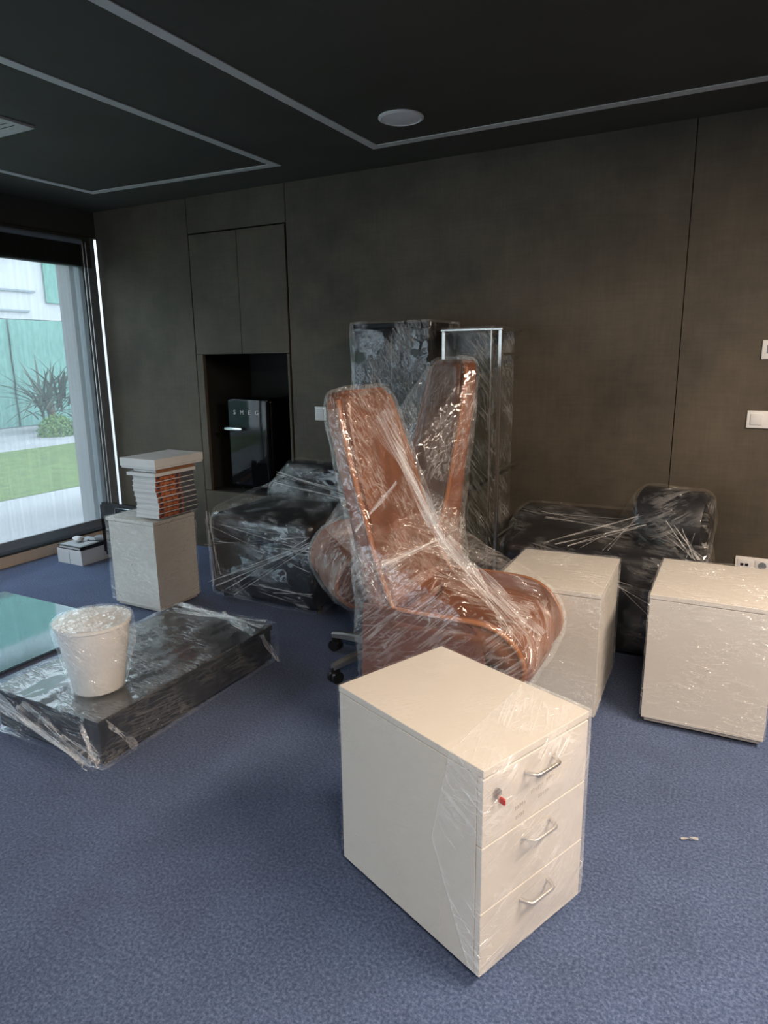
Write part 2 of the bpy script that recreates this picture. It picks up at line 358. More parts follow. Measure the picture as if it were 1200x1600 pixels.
# ================================================================== the setting
struct('floor', box(XW - 0.11, XR + 0.1, YR - 0.1, YB + 0.12, -0.10, 0.0), CARPET)
ce = struct('ceiling', box(XW - 0.2, XR + 0.1, YR - 0.1, YB + 0.7, ZC, ZC + 0.15), CEIL)
def ceiling_strip(pts, wdt=0.055):
    """recessed light profile, mitred along a polyline on the ceiling"""
    b = bmesh.new(); n = len(pts); L, R_ = [], []
    P = [Vector((p[0], p[1], 0)) for p in pts]
    for i in range(n):
        d0 = (P[i] - P[i - 1]).normalized() if i else (P[1] - P[0]).normalized()
        d1 = (P[i + 1] - P[i]).normalized() if i < n - 1 else d0
        n0 = Vector((-d0.y, d0.x, 0)); n1 = Vector((-d1.y, d1.x, 0)); m = (n0 + n1).normalized(); k = wdt / 2 / max(0.3, m.dot(n0))
        L.append(P[i] + m * k); R_.append(P[i] - m * k)
    vs = [[b.verts.new((p.x, p.y, z)) for p in S_] for S_ in (L, R_) for z in (ZC - 0.004, ZC + 0.0)]
    for i in range(n - 1):
        b.faces.new((vs[0][i], vs[0][i + 1], vs[2][i + 1], vs[2][i]))
        b.faces.new((vs[0][i], vs[0][i + 1], vs[1][i + 1], vs[1][i])); b.faces.new((vs[2][i], vs[2][i + 1], vs[3][i + 1], vs[3][i]))
    return b
for pts in ([(-2.0, YR + 0.6), (-2.0, 3.665), (2.6, 3.64)], [(-2.70, YR + 0.6), (-2.70, 3.675), (-4.22, 3.60), (-4.22, YR + 0.6)]):
    obj('light_profile', ceiling_strip(pts), PROFILE, ce)

# back wall: panels with open joints on a dark backing, niche cut out
wb = bpy.data.objects.new('wall_back', None); COL.objects.link(wb); wb['kind'] = 'structure'
TH = 0.03
def panel(x0, x1, z0, z1, name='wall_panel', bev=0.0015): return obj(name, box(x0, x1, YB, YB + TH, z0, z1, bev, 1), WALL, wb)
NX0, NX1 = -3.80, -2.925
g = 0.004
panel(XW, NX0 - g, 0, ZC)
panel(NX1 + 0.012, -0.382, 0, ZC)
panel(-0.378, XR, 0, ZC)
panel(NX0, NX1 + 0.008, 2.395, ZC)
dr = panel(NX0 + g, -3.352, 1.53, 2.385, 'cupboard_door'); panel(-3.348, NX1 - g, 1.53, 2.385, 'cupboard_door')
panel(NX0 + g, -3.325, 0.02, 0.475, 'drawer_front'); panel(-3.321, NX1 - g, 0.02, 0.475, 'drawer_front')
b = bmesh.new()   # side strips of the niche front and the ledge
box(NX0 + g, NX0 + 0.065, YB, YB + TH, 0.48, 1.526, bm=b); box(NX1 - 0.022, NX1 - g, YB, YB + TH, 0.48, 1.526, bm=b)
obj('niche_surround', b, WALL, wb)
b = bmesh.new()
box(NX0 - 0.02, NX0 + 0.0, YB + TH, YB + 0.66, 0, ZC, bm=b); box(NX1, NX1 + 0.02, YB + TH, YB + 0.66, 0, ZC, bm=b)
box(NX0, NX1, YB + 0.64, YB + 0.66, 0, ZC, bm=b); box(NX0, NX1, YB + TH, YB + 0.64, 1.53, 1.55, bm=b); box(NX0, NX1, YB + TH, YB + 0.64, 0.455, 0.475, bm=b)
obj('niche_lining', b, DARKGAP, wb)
b = bmesh.new()
box(XW, NX0 - 0.02, YB + TH, YB + 0.12, 0, ZC, bm=b); box(NX1 + 0.02, XR, YB + TH, YB + 0.12, 0, ZC, bm=b)
obj('wall_backing', b, DARKGAP, wb)

# side with the long window
wl = bpy.data.objects.new('wall_left', None); COL.objects.link(wl); wl['kind'] = 'structure'
obj('lintel', box(XW - 0.18, XW, YR, YB + 0.02, 2.44, ZC, 0.002, 1), CEIL, wl)
obj('blind_box', box(XW - 0.02, XW + 0.02, YR, 3.985, 2.21, 2.44, 0.003, 1), CEIL, wl)
obj('exterior_pier', box(-5.06, -4.90, 3.875, 4.00, -0.1, 2.6, 0.003, 1), CONCRETE, wl)
obj('exterior_lintel', box(-5.06, XW - 0.02, YR, 4.0, 2.44, 2.9, 0.003, 1), CONCRETE, wl)
struct('baseboard_left', box(XW - 0.06, XW, YR, 4.05, 0, 0.085, 0.003, 1), BEIGE)
struct('wall_right', box(XR, XR + 0.12, YR - 0.1, YB + 0.1, 0, ZC), WALL)
wr = bpy.data.objects.new('wall_rear', None); COL.objects.link(wr); wr['kind'] = 'structure'
RX0, RX1, RZ0, RZ1 = -4.3, -1.6, 0.15, 2.40
obj('wall_panel', box(XW - 0.1, RX0, YR - 0.12, YR, 0, ZC), WALL, wr); obj('wall_panel', box(RX1, XR + 0.1, YR - 0.12, YR, 0, ZC), WALL, wr)
obj('lintel', box(RX0, RX1, YR - 0.12, YR, RZ1, ZC), WALL, wr); obj('sill', box(RX0, RX1, YR - 0.12, YR, 0, RZ0), WALL, wr)
w2 = bpy.data.objects.new('window_2', None); COL.objects.link(w2); w2['kind'] = 'structure'
for x in (RX0 + .03, (RX0 * 2 + RX1) / 3, (RX0 + 2 * RX1) / 3, RX1 - .03): obj('mullion', box(x - .03, x + .03, YR - 0.09, YR - 0.03, RZ0, RZ1, 0.003, 1), FRAME, w2)
for k in range(3): obj('window_pane', box(RX0 + .06 + k * (RX1 - RX0 - .06) / 3, RX0 + (k + 1) * (RX1 - RX0 - .06) / 3, YR - 0.063, YR - 0.057, RZ0, RZ1), GLASS, w2)
rb2 = thing('roller_blind', 'unseen grey screen roller blind added to dim the window behind the viewer', 'blind', (0, YR + 0.02, 0))  # unseen blind, added to cut the daylight from the rear window
obj('blind_fabric', box(RX0, RX1, -0.0006, 0.0006, RZ0 + .05, RZ1), BLIND, rb2); obj('bottom_bar', box(RX0, RX1, -0.01, 0.01, RZ0, RZ0 + .05, 0.003, 1), FRAME, rb2)
wn = bpy.data.objects.new('window_1', None); COL.objects.link(wn); wn['kind'] = 'structure'
obj('bottom_rail', box(-4.88, -4.80, YR, 4.0, 0.06, 0.13, 0.003, 1), FRAME, wn)
obj('sill_strip', box(-4.90, -4.78, YR, 4.0, 0.085, 0.10, 0.002, 1), BLACKPL, wn)
obj('end_post', box(-4.86, -4.80, 3.885, 3.95, 0.06, 2.44, 0.003, 1), FRAME, wn)
obj('end_cover', box(-4.80, -4.785, 3.94, 4.043, 0.0, 2.44, 0.002, 1), FRAME, wn)
for y in (1.6, -0.8): obj('mullion', box(-4.88, -4.80, y - 0.035, y + 0.035, 0.06, 2.44, 0.003, 1), FRAME, wn)
for y0, y1 in ((1.635, 3.885), (-0.765, 1.565), (YR, -0.835)):
    obj('window_pane', box(-4.845, -4.839, y0, y1, 0.12, 2.44), GLASS, wn)
rb = thing('roller_blind', 'grey translucent screen roller blind lowered over the garden window', 'blind', (-4.755, 0, 0))
obj('blind_fabric', box(-0.0006, 0.0006, YR + 0.05, 3.885, 0.17, 2.40), BLIND, rb)
obj('bottom_bar', box(-0.012, 0.012, YR + 0.05, 3.89, 0.13, 0.20, 0.004, 2), FRAME, rb)
for y in (3.905, 3.935): obj('guide_cable', tube([(0, y, 0.09), (0, y, 2.40)], 0.0035, 8), FRAMELIGHT, rb)
obj('roller_tube', tube([(-0.0, YR + 0.05, 2.40), (0.0, 3.89, 2.40)], 0.022, 16), FRAME, rb)

# ================================================================== outside
struct('wall_gap_backdrop', box(-6.45, -5.3, 5.1, 5.3, -0.1, 3.2, 0.005, 1), RENDERWHITE)  # added white wall, makes the gap at the room corner read bright
struct('terrace', box(-7.39, -4.9, -14, 26, -0.25, -0.05), CONCRETE)
struct('lawn', box(-11.4, -7.39, -14, 26, -0.25, -0.045), LAWN)
struct('garden_path', box(-30, -11.4, -14, 30, -0.25, -0.055), CONCRETE)
bd = thing('building', 'white rendered building across the garden with grooved upper storey', 'building', (-15.6, 11, 0))
obj('lower_wall', box(-3, 0, -22, 14, -0.1, 2.45, 0.01, 1), RENDERWHITE, bd)
uw = obj('upper_wall', box(-3, 0.10, -22, 14, 2.45, 7.0, 0.01, 1), RENDERWHITE, bd)
for z, y1 in ((3.08, 0.2), (2.62, 0.0)):
    obj('ledge_line', box(0.10, 0.16, -22, y1, z, z + 0.045), FRAME, bd)
nets = thing('scaffold_netting', 'green scaffold netting hung along the lower storey of the white building', 'netting', (-15.45, 11, 0))
for i in range(10):
    y0 = -22.2 + i * 2.4
    obj('net_sheet', grid(lambda s, t: (0.02 * math.sin(s * 40 + i) + 0.015 * math.sin(t * 17), y0 + s * 2.38, -0.04 + t * 2.48), 26, 12), NET, nets, 60)
sp = None
for i in range(10):
    b_ = tube([(0.05, -22.2 + i * 2.4, -0.04), (0.05, -22.2 + i * 2.4, 2.42)], 0.02, 8)
    if sp is None: sp = obj('scaffold_pole', b_, NET, nets, 40); first = -21
    else: b_.free(); share('scaffold_pole', sp, nets, (0, i * 2.4, 0))
un = tag(obj('netted_window', box(0.12, 0.17, -0.02, 1.1, 2.86, 4.6, 0.01, 1), NET, None, None, (-15.6, 11.5, 0)), 'green netted opening in the upper storey of the white building', 'netting')
for i in range(5):
    for z0_ in (3.98, 5.75):
        y0 = -19.1 + i * 4.0
        obj('net_sheet', grid(lambda q, t: (0.30 + 0.02 * math.sin(q * 40 + i), y0 + q * 2.6, z0_ + t * 1.2), 20, 8), NET, nets, 60)
# yucca
yu = thing('yucca', 'dark spiky yucca growing before the green netting outside', 'plant', (-13.9, 10.1, -0.05))
obj('trunk', tube([(0, 0, 0), (0.03, 0.02, 0.35), (0, 0, 0.7)], 0.09, 10), pmat('bark', (0.12, 0.09, 0.06), 0.9, nscale=12), yu, 40)
rnd = random.Random(3)
def leafmesh(L, wd):
    b = bmesh.new(); n = 6; rows = []
    for i in range(n):
        s = i / (n - 1); ww = wd * (0.55 + 1.2 * s * (1 - s)) * (1 - s ** 3) + 0.002
        x = L * s; z = -0.30 * L * s * s
        rows.append([b.verts.new((x, -ww, z + ww * 0.4)), b.verts.new((x, 0, z)), b.verts.new((x, ww, z + ww * 0.4))])
    for a, c in zip(rows, rows[1:]):
        for k in (0, 1): b.faces.new((a[k], a[k + 1], c[k + 1], c[k]))
    return b
lm = obj('leaf', leafmesh(1.15, 0.035), LEAFDARK, yu, 60, (0, 0, 0.6), (0, -1.2, 0.2))
for i in range(95):
    el = rnd.uniform(-0.15, 1.45); az = rnd.uniform(0, 2 * PI)
    o = share('leaf', lm, yu, (rnd.uniform(-.1, .1), rnd.uniform(-.35, .45), rnd.uniform(0.25, 0.8)), (0, -el, az)); k = rnd.uniform(0.7, 1.1); o.scale = (k, k, k)
bu = thing('garden_bush', 'bright green round clipped bush at the foot of the yucca', 'bush', (-12.9, 9.5, -0.05))
lb = bmesh.new(); vs = [lb.verts.new(p) for p in ((0, 0, 0), (0.03, 0.018, 0.006), (0.065, 0, 0), (0.03, -0.018, 0.006))]; lb.faces.new(vs)
b = bmesh.new(); rnd = random.Random(5)
for i in range(1600):
    d = Vector((rnd.gauss(0, 1), rnd.gauss(0, 1), abs(rnd.gauss(0, 1)))).normalized(); c = Vector((d.x * 0.34, d.y * 0.40, d.z * 0.42)) * rnd.uniform(0.8, 1.05)
    t = Vector((rnd.uniform(-1, 1), rnd.uniform(-1, 1), rnd.uniform(-.5, 1))).normalized() * 0.05; u = d.cross(t).normalized() * 0.022
    q = [b.verts.new(c - u), b.verts.new(c + t * 0.6 - u * .2), b.verts.new(c + t), b.verts.new(c + u)]; b.faces.new(q)
fo = obj('foliage', b, LEAFBRIGHT, bu); fo['kind'] = 'stuff'
obj('stem', tube([(0, 0, 0), (0, 0, 0.2)], 0.03, 8), MATS['bark'], bu)

# ================================================================== fixtures on wall and ceiling
def wall_plate(name, label, cat, x, z, wd, ht, kind):
    t = thing(name, label, cat, (x, YB, z))
    obj('plate', box(0, wd, -0.011, 0, 0, ht, 0.003, 2), WHITEPL, t, 40)
    if kind == 'switch':
        n = max(1, round(wd / 0.09))
        for i in range(n):
            x0 = wd * i / n; obj('rocker', box(x0 + 0.017, x0 + wd / n - 0.017, -0.016, -0.008, 0.017, ht - 0.017, 0.003, 2), CARD, t, 40)
    elif kind == 'display':
        obj('display', box(0.022, wd - 0.02, -0.013, -0.009, 0.03, ht - 0.025, 0.001, 1), FRAME, t)
    else:
        for i in range(round(wd / 0.085)):
            x0 = 0.012 + i * 0.083
            ins = obj('socket_insert', box(x0, x0 + 0.072, -0.014, -0.009, 0.013, ht - 0.013, 0.003, 2), CARD, t, 40)
            if i == 0:
                for k in (0.022, 0.045): obj('port', box(x0 + k - 0.008, x0 + k + 0.008, -0.0155, -0.012, 0.035, 0.05, 0.001, 1), BLACKPL, ins)
            else:
                obj('socket_well', tube([(x0 + 0.036, -0.0152, 0.045), (x0 + 0.036, -0.012, 0.045)], 0.02, 20), FRAME, ins)
    return t
wall_plate('light_switch', 'small white light switch beside the fridge niche', 'switch', -2.722, 1.066, 0.092, 0.095, 'switch')
wall_plate('light_switch', 'wide white double light switch below the thermostat', 'switch', -0.028, 1.113, 0.18, 0.090, 'switch')
wall_plate('thermostat', 'small white thermostat high on the brown wall', 'thermostat', 0.008, 1.462, 0.09, 0.096, 'display')
wall_plate('wall_socket', 'low white multi socket plate behind the rightmost cream cabinet', 'socket', -0.012, 0.335, 0.27, 0.085, 'socket')
sm = thing('ceiling_speaker', 'round white ceiling speaker inside the light profile corner', 'speaker', (-1.655, 3.30, ZC))
obj('rim', lathe([(0.098, 0.0), (0.112, -0.002), (0.112, -0.008), (0.100, -0.013), (0.096, -0.010)], 40, False), WHITEPL, sm, 50)
obj('grille', lathe([(0.0, -0.014), (0.05, -0.0135), (0.097, -0.010), (0.097, 0.0), (0.0, 0.0)], 40, False), WHITEPL, sm, 50)
vt = thing('ceiling_vent', 'square grey ventilation grille in the dark ceiling', 'vent', (-3.52, 2.28, ZC))
b = bmesh.new()
for a in ((-.22, .22, -.22, -.18), (-.22, .22, .18, .22), (-.22, -.18, -.18, .18), (.18, .22, -.18, .18)): box(a[0], a[1], a[2], a[3], -0.012, 0.0, bm=b)
obj('frame', b, PROFILE, vt)
for i in range(9): obj('slat', box(-0.18, 0.18, -0.168 + i * 0.04, -0.142 + i * 0.04, -0.010, -0.006), PROFILE, vt)

# ceiling lamps of the room, behind and beside the viewer
def ceiling_lamp(x, y, lx, ly, power, label):
    t = thing('ceiling_lamp', label, 'lamp', (x, y, ZC), 0, 'ceiling lamps over the open side of the room')
    obj('housing', box(-lx / 2 - .03, lx / 2 + .03, -ly / 2 - .03, ly / 2 + .03, -0.03, 0.0, 0.004, 1), WHITEPL, t)
    l = bpy.data.lights.new('lamp_light', 'AREA'); l.shape = 'RECTANGLE'; l.size = lx; l.size_y = ly; l.energy = power; l.color = LAMP_COLOR
    o = bpy.data.objects.new('lamp_light', l); o.parent = t; o.location = (0, 0, -0.036); COL.objects.link(o)
ceiling_lamp(1.35, 1.75, 0.5, 1.6, LAMP_POWER * 1.35, 'long ceiling lamp nearest the brown wall')
ceiling_lamp(0.7, -0.6, 1.5, 0.5, LAMP_POWER * 1.0, 'long ceiling lamp behind the viewer')

# ================================================================== cream pedestal cabinets
def cabinet(label, loc, rz, wd, dp, ht, fronts=True, group='cream pedestal cabinets wrapped in film'):
    t = thing('pedestal_cabinet', label, 'cabinet', loc, rz, group)
    z0, tp = 0.035, 0.020
    obj('body', box(-wd / 2, wd / 2, -dp / 2 + 0.020, dp / 2, z0, ht - tp - 0.002, 0.0015, 1), CREAM, t)
    obj('top_panel', box(-wd / 2 - .001, wd / 2 + .001, -dp / 2 - .001, dp / 2 + .001, ht - tp, ht, 0.002, 2), CREAM, t)
    obj('plinth', box(-wd / 2 + .012, wd / 2 - .012, -dp / 2 + .03, dp / 2 - .012, 0.018, z0 + .001, 0.001, 1), CREAMEDGE, t)
    c0 = None
    for sx in (-1, 1):
        for sy in (-1, 1):
            p = (sx * (wd / 2 - .06), sy * (dp / 2 - .08), 0.0125)
            if c0 is None: c0 = obj('caster', tube([(-.012, 0, 0), (.012, 0, 0)], 0.0125, 14), BLACKPL, t, 40, p)
            else: share('caster', c0, t, p)
    yf = -dp / 2
    if fronts:
        hz = (ht - tp - 0.004 - z0) / 3
        for k in range(3):
            zb = z0 + k * hz; d = obj('drawer_front', box(-wd / 2, wd / 2, yf, yf + 0.018, zb + .0015, zb + hz - .0015, 0.0015, 1), CREAM, t)
            zc = zb + hz * 0.76; hw = 0.055
            pts = []
            for i in range(17):
                s = i / 16; x = -hw + 2 * hw * s; e = min(1, min(s, 1 - s) / 0.16)
                pts.append((x, yf - 0.030 * math.sin(e * PI / 2), zc))
            obj('handle', tube(pts, 0.0055, 10), STEEL, d, 60)
            if k == 2:
                lk = obj('lock', tube([(-wd / 2 + .045, yf + .002, zc - 0.008), (-wd / 2 + .045, yf - 0.007, zc - 0.008)], 0.012, 18), BLACKPL, d, 50)
                tag(lk, 'black drawer lock with red key')
    return t
# the near one
nc = cabinet('cream three drawer pedestal cabinet standing nearest the viewer', (-0.632, 1.59, 0), math.radians(68.0), 0.405, 0.545, 0.595)
key = obj('lock_key', box(-0.1605, -0.1545, -0.30, -0.279, 0.500, 0.517, 0.002, 1), pmat('red_key', (0.45, 0.05, 0.05), 0.4), nc)
# pencil scribble on the top drawer
b = bmesh.new(); rnd = random.Random(11)
for (x0, z0, n, hh) in ((-0.09, 0.445, 5, 0.014), (-0.03, 0.462, 6, 0.013), (0.03, 0.470, 4, 0.014), (-0.085, 0.418, 4, 0.014), (0.0, 0.437, 5, 0.013)):
    pts = []
    for i in range(n * 6):
        s = i / 6; pts.append((x0 + s * 0.0085 + 0.003 * math.sin(s * 6.3), -0.2735, z0 + hh * 0.5 * math.sin(s * 6.3 + 0.8) * (0.6 + 0.4 * rnd.random()) + s * 0.0006))
    merge(b, tube(pts, 0.0006, 4))
obj('handwriting', b, pmat('pencil', (0.42, 0.38, 0.37), 0.8), nc)
W, D, H_ = 0.405, 0.545, 0.595
obj('plastic_wrap', hull(box_points(-W / 2 - .003, W / 2 + .003, -D / 2 + .13, D / 2 + .003, 0.06, H_ + .002), 0.035, 0.001, (5, 5, 22), 1, 0.0, 0, 0.03), F_NEAR, nc, 50)
fp = box_points(-W / 2 - .003, W / 2 + .005, -D / 2 - .003, -D / 2 + .03, 0.045, H_ + .002) + [(-W / 2 - .003, -D / 2 + .10, H_ + .002), (W / 2 + .004, -D / 2 + .21, H_ + .002), (-W / 2 - .003, -D / 2 + .16, 0.33), (W / 2 + .004, -D / 2 + .10, 0.10),
    (-.05, -D / 2 - .034, .5), (.05, -D / 2 - .034, .5), (-.05, -D / 2 - .034, .16), (.05, -D / 2 - .034, .16)]
obj('plastic_wrap', hull(fp, 0.025, 0.002, (16, 16, 16), 2, 0.001, 0, 0.03), F_FRONT, nc, 50)
# back-turned ones
mc = cabinet('cream pedestal cabinet with its plain back turned, between tan chair and black sofa', (-0.692, 2.925, 0), math.radians(182.3), 0.44, 0.54, 0.57, False)
rc = cabinet('cream pedestal cabinet cut off by the picture edge, plain back turned', (-0.075, 3.035, 0), math.radians(181.0), 0.445, 0.54, 0.57, False)
lc = cabinet('cream pedestal cabinet carrying the stack of books near the window', (-3.212, 2.935, 0), math.radians(-90), 0.335, 0.395, 0.57, False)
for t_, (w_, d_), sd in ((mc, (0.44, 0.54), 3), (rc, (0.445, 0.54), 4), (lc, (0.335, 0.395), 5)):
    obj('plastic_wrap', hull(box_points(-w_ / 2 - .003, w_ / 2 + .003, -d_ / 2 - .003, d_ / 2 + .003, 0.05, 0.572), 0.028, 0.004, (14, 14, 18), sd, 0.0, 0, 0.03), F_BOX, t_, 50)

# ================================================================== books on the cabinet near the window
BOOKCOL = [(0.42, 0.10, 0.05), (0.10, 0.11, 0.16), (0.50, 0.16, 0.07), (0.06, 0.09, 0.19)]
def cover_mat():
    """printed spine: blocks of orange, navy and brown along the length"""
    m, nt, out = newmat('printed_cover')
    bs = N(nt, 'ShaderNodeBsdfPrincipled'); bs.inputs['Roughness'].default_value = 0.35; nt.links.new(bs.outputs[0], out.inputs[0])
    n1 = N(nt, 'ShaderNodeTexNoise'); n1.inputs['Scale'].default_value = 1.0; n1.inputs['Detail'].default_value = 2
    nt.links.new(coords(nt, (8, 34, 50)), n1.inputs['Vector'])
    sx = N(nt, 'ShaderNodeSeparateXYZ'); nt.links.new(coords(nt), sx.inputs[0])
    base = ramp(nt, n1.outputs['Fac'], [(0.36, (0.03, 0.05, 0.12)), (0.46, (0.13, 0.07, 0.05)), (0.55, (0.42, 0.10, 0.045)), (0.66, (0.55, 0.22, 0.10))])
    fin = ramp(nt, sx.outputs['Y'], [(0.0, 0.0), (0.16, 0.0)])
    r = fin.node.color_ramp; e = r.elements
    e[0].position = 0.02; e[0].color = (0, 0, 0, 1); e[1].position = 0.05; e[1].color = (1, 1, 1, 1)
    mx = N(nt, 'ShaderNodeMix', data_type='RGBA'); nt.links.new(fin, mx.inputs[0]); nt.links.new(base, mx.inputs[6]); mx.inputs[7].default_value = (0.10, 0.11, 0.13, 1)
    nt.links.new(mx.outputs[2], bs.inputs['Base Color']); return m
COVER = cover_mat()
def book(label, x0, x1, y0, y1, z, th, rz=0.0):
    t = thing('book', label, 'book', ((x0 + x1) / 2, (y0 + y1) / 2, z), rz, 'books stacked on the cream cabinet near the window')
    wx, wy = (x1 - x0) / 2, (y1 - y0) / 2
    obj('pages', box(-wx + .003, wx - .005, -wy + .003, wy - .003, 0.002, th - 0.002), PAPER, t)
    obj('back_cover', box(-wx, wx - .002, -wy, wy, 0, 0.0022), CARD, t); obj('front_cover', box(-wx, wx - .002, -wy, wy, th - 0.0022, th), CARD, t)
    obj('spine', box(wx - .005, wx, -wy, wy, 0.0025, th - 0.0025, 0.001, 1), COVER, t)
    return t
ords = ['lowest', 'second lowest', 'third from the bottom', 'fourth from the bottom', 'fifth from the bottom', 'sixth from the bottom', 'seventh from the bottom', 'eighth from the bottom']
z = 0.588
for i in range(8):
    sh = 0.012 if i < 4 else 0.0
    book(f'orange and navy spined book, {ords[i]} of the stack on the cream cabinet', -3.185 + sh - 0.008, -2.995 + sh - 0.008, 2.80 + (i * 37 % 5) * .002, 3.115, z, 0.0305); z += 0.031
t = thing('white_board', 'thin white board lying on the stack of orange spined books', 'board', (-3.105, 2.955, z))
obj('face_sheet', box(-.115, .115, -.165, .165, 0.0, .020, .002, 1), CARD, t)
z += 0.021
t = thing('book', 'slim brown spined book between white board and white box', 'book', (-3.095, 2.965, z), 0, 'books stacked on the cream cabinet near the window')
obj('pages', box(-.09, .092, -.15, .15, .002, .016), PAPER, t); obj('cover', box(-.092, -.0915, -.152, .152, 0, .018), COVER, t)
obj('front_cover', box(-.092, .095, -.152, .152, .016, .019), pmat('navy_cover', (0.03, 0.05, 0.11), .4), t); obj('back_cover', box(-.092, .095, -.152, .152, 0, .0025), MATS['navy_cover'], t)
obj('spine', box(.092, .096, -.152, .152, 0, .019), pmat('brown_spine', (0.30, 0.14, 0.07), .5), t)
z += 0.020
t = thing('white_box', 'flat white box lying on top of the book stack', 'box', (-3.125, 2.98, z))
obj('tray', box(-.138, .138, -.185, .20, 0, .030, .002, 1), CARD, t); obj('lid', box(-.142, .142, -.19, .205, .012, .060, .003, 2), CARD, t)

# ================================================================== office chairs
ST = [  # profile from the front lip over the seat up the back: x, z, half width, side rise
    (0.215, 0.300, 0.19, 0.004), (0.255, 0.322, 0.205, 0.010), (0.280, 0.370, 0.22, 0.035), (0.262, 0.422, 0.24, 0.095), (0.20, 0.452, 0.258, 0.145),
    (0.08, 0.458, 0.268, 0.15), (-0.08, 0.456, 0.27, 0.15), (-0.19, 0.468, 0.268, 0.145), (-0.25, 0.525, 0.26, 0.13), (-0.28, 0.62, 0.25, 0.105),
    (-0.305, 0.75, 0.24, 0.075), (-0.33, 0.90, 0.235, 0.055), (-0.365, 1.06, 0.23, 0.04), (-0.40, 1.20, 0.215, 0.03), (-0.425, 1.32, 0.195, 0.02), (-0.435, 1.375, 0.17, 0.01)]
def spline(st, n):
    out = []
    m = len(st) - 1
    for i in range(n):
        u = i / (n - 1) * m; k = min(int(u), m - 1); t = u - k
        p0, p1, p2, p3 = st[max(k - 1, 0)], st[k], st[k + 1], st[min(k + 2, m)]
        out.append([0.5 * ((2 * b_) + (-a + c) * t + (2 * a - 5 * b_ + 4 * c - d) * t * t + (-a + 3 * b_ - 3 * c + d) * t ** 3) for a, b_, c, d in zip(p0, p1, p2, p3)])
    return out
def chair_shell(s0, s1, wscale, rscale, inner, thick, n=40, m=25, puff=0.0):
    """closed loft: inner face offset by inner along the normal, then thick away from it"""
    sp_ = spline(ST, 121)[int(s0 * 120):int(s1 * 120) + 1]; n = len(sp_)
    def pt(i, t, off):
        a, c = sp_[max(i - 1, 0)], sp_[min(i + 1, n - 1)]; tx, tz = c[0] - a[0], c[1] - a[1]; L = math.hypot(tx, tz); nx, nz = tz / L, -tx / L
        x, zz, hw, rs = sp_[i]; hw *= wscale; rs *= rscale
        # round the ends in plan
        e = min(i, n - 1 - i) / (n - 1); hw *= 1 - 0.16 * max(0, 1 - e / 0.05) ** 2
        y = hw * math.copysign(1 - (1 - abs(t)) ** 1.5, t); q = rs * abs(t) ** 3.5
        bulge = puff * (1 - abs(t) ** 4) * min(1, e / 0.05)
        k = q + off + bulge
        return Vector((x + nx * k, y, zz + nz * k))
    b_ = bmesh.new(); idx = range(0, n, 2); ts = [-1 + 2 * j / (m - 1) for j in range(m)]
    fa = [[b_.verts.new(pt(i, t, inner)) for t in ts] for i in idx]
    puff_keep = puff; 
    def pt2(i, t):
        p = pt(i, t, inner - thick) if not puff_keep else pt(i, t, inner - thick - puff_keep * (1 - abs(t) ** 4) * min(1, (min(i, n - 1 - i) / (n - 1)) / 0.05))
        p.y *= 1 + (0.10 if thick > 0.04 else 0.0) ; return p
    fb = [[b_.verts.new(pt2(i, t)) for t in ts] for i in idx]
    R_ = len(fa)
    for i in range(R_ - 1):
        for j in range(m - 1):
            b_.faces.new((fa[i][j], fa[i][j + 1], fa[i + 1][j + 1], fa[i + 1][j])); b_.faces.new((fb[i][j], fb[i + 1][j], fb[i + 1][j + 1], fb[i][j + 1]))
        for j in (0, m - 1): b_.faces.new((fa[i][j], fa[i + 1][j], fb[i + 1][j], fb[i][j]))
    for i in (0, R_ - 1):
        for j in range(m - 1): b_.faces.new((fa[i][j], fa[i][j + 1], fb[i][j + 1], fb[i][j]))
    return b_
def side_skirt(sg):
    """leather side panel hanging from the arm rim down to the seat base"""
    b_ = bmesh.new(); nx, nz = 15, 7; G = []
    for q in (0, 1):
        g_ = []
        for i in range(nx):
            row = []
            for j in range(nz):
                u, v = i / (nx - 1), j / (nz - 1)
                zt = 0.598 - 0.03 * max(0, (u - .8) / .2) ** 2; zz = 0.298 + (zt - 0.298) * v
                xf = 0.205 - 0.055 * v ** 2; x = -0.30 + 0.02 * v + (xf + 0.30) * u
                y = sg * (0.287 - q * 0.016 + 0.010 * math.sin(u * PI) - 0.015 * (1 - v))
                row.append(b_.verts.new((x, y, zz)))
            g_.append(row)
        G.append(g_)
    for i in range(nx - 1):
        for j in range(nz - 1):
            for g_ in G: b_.faces.new((g_[i][j], g_[i + 1][j], g_[i + 1][j + 1], g_[i][j + 1]))
    for i in range(nx - 1):
        for j in (0, nz - 1): b_.faces.new((G[0][i][j], G[0][i + 1][j], G[1][i + 1][j], G[1][i][j]))
    for j in range(nz - 1):
        for i in (0, nx - 1): b_.faces.new((G[0][i][j], G[0][i][j + 1], G[1][i][j + 1], G[1][i][j]))
    return b_
def rim_piping(sg):
    sp_ = spline(ST, 121); pts = []
    n = len(sp_)
    for i in range(4, 116, 2):
        a, c = sp_[i - 1], sp_[i + 1]; tx, tz = c[0] - a[0], c[1] - a[1]; L = math.hypot(tx, tz); nx, nz = tz / L, -tx / L
        x, zz, hw, rs = sp_[i]; pts.append((x + nx * (rs - .01), sg * (hw * 1.055), zz + nz * (rs - .01)))
    return tube(pts, 0.011, 8)
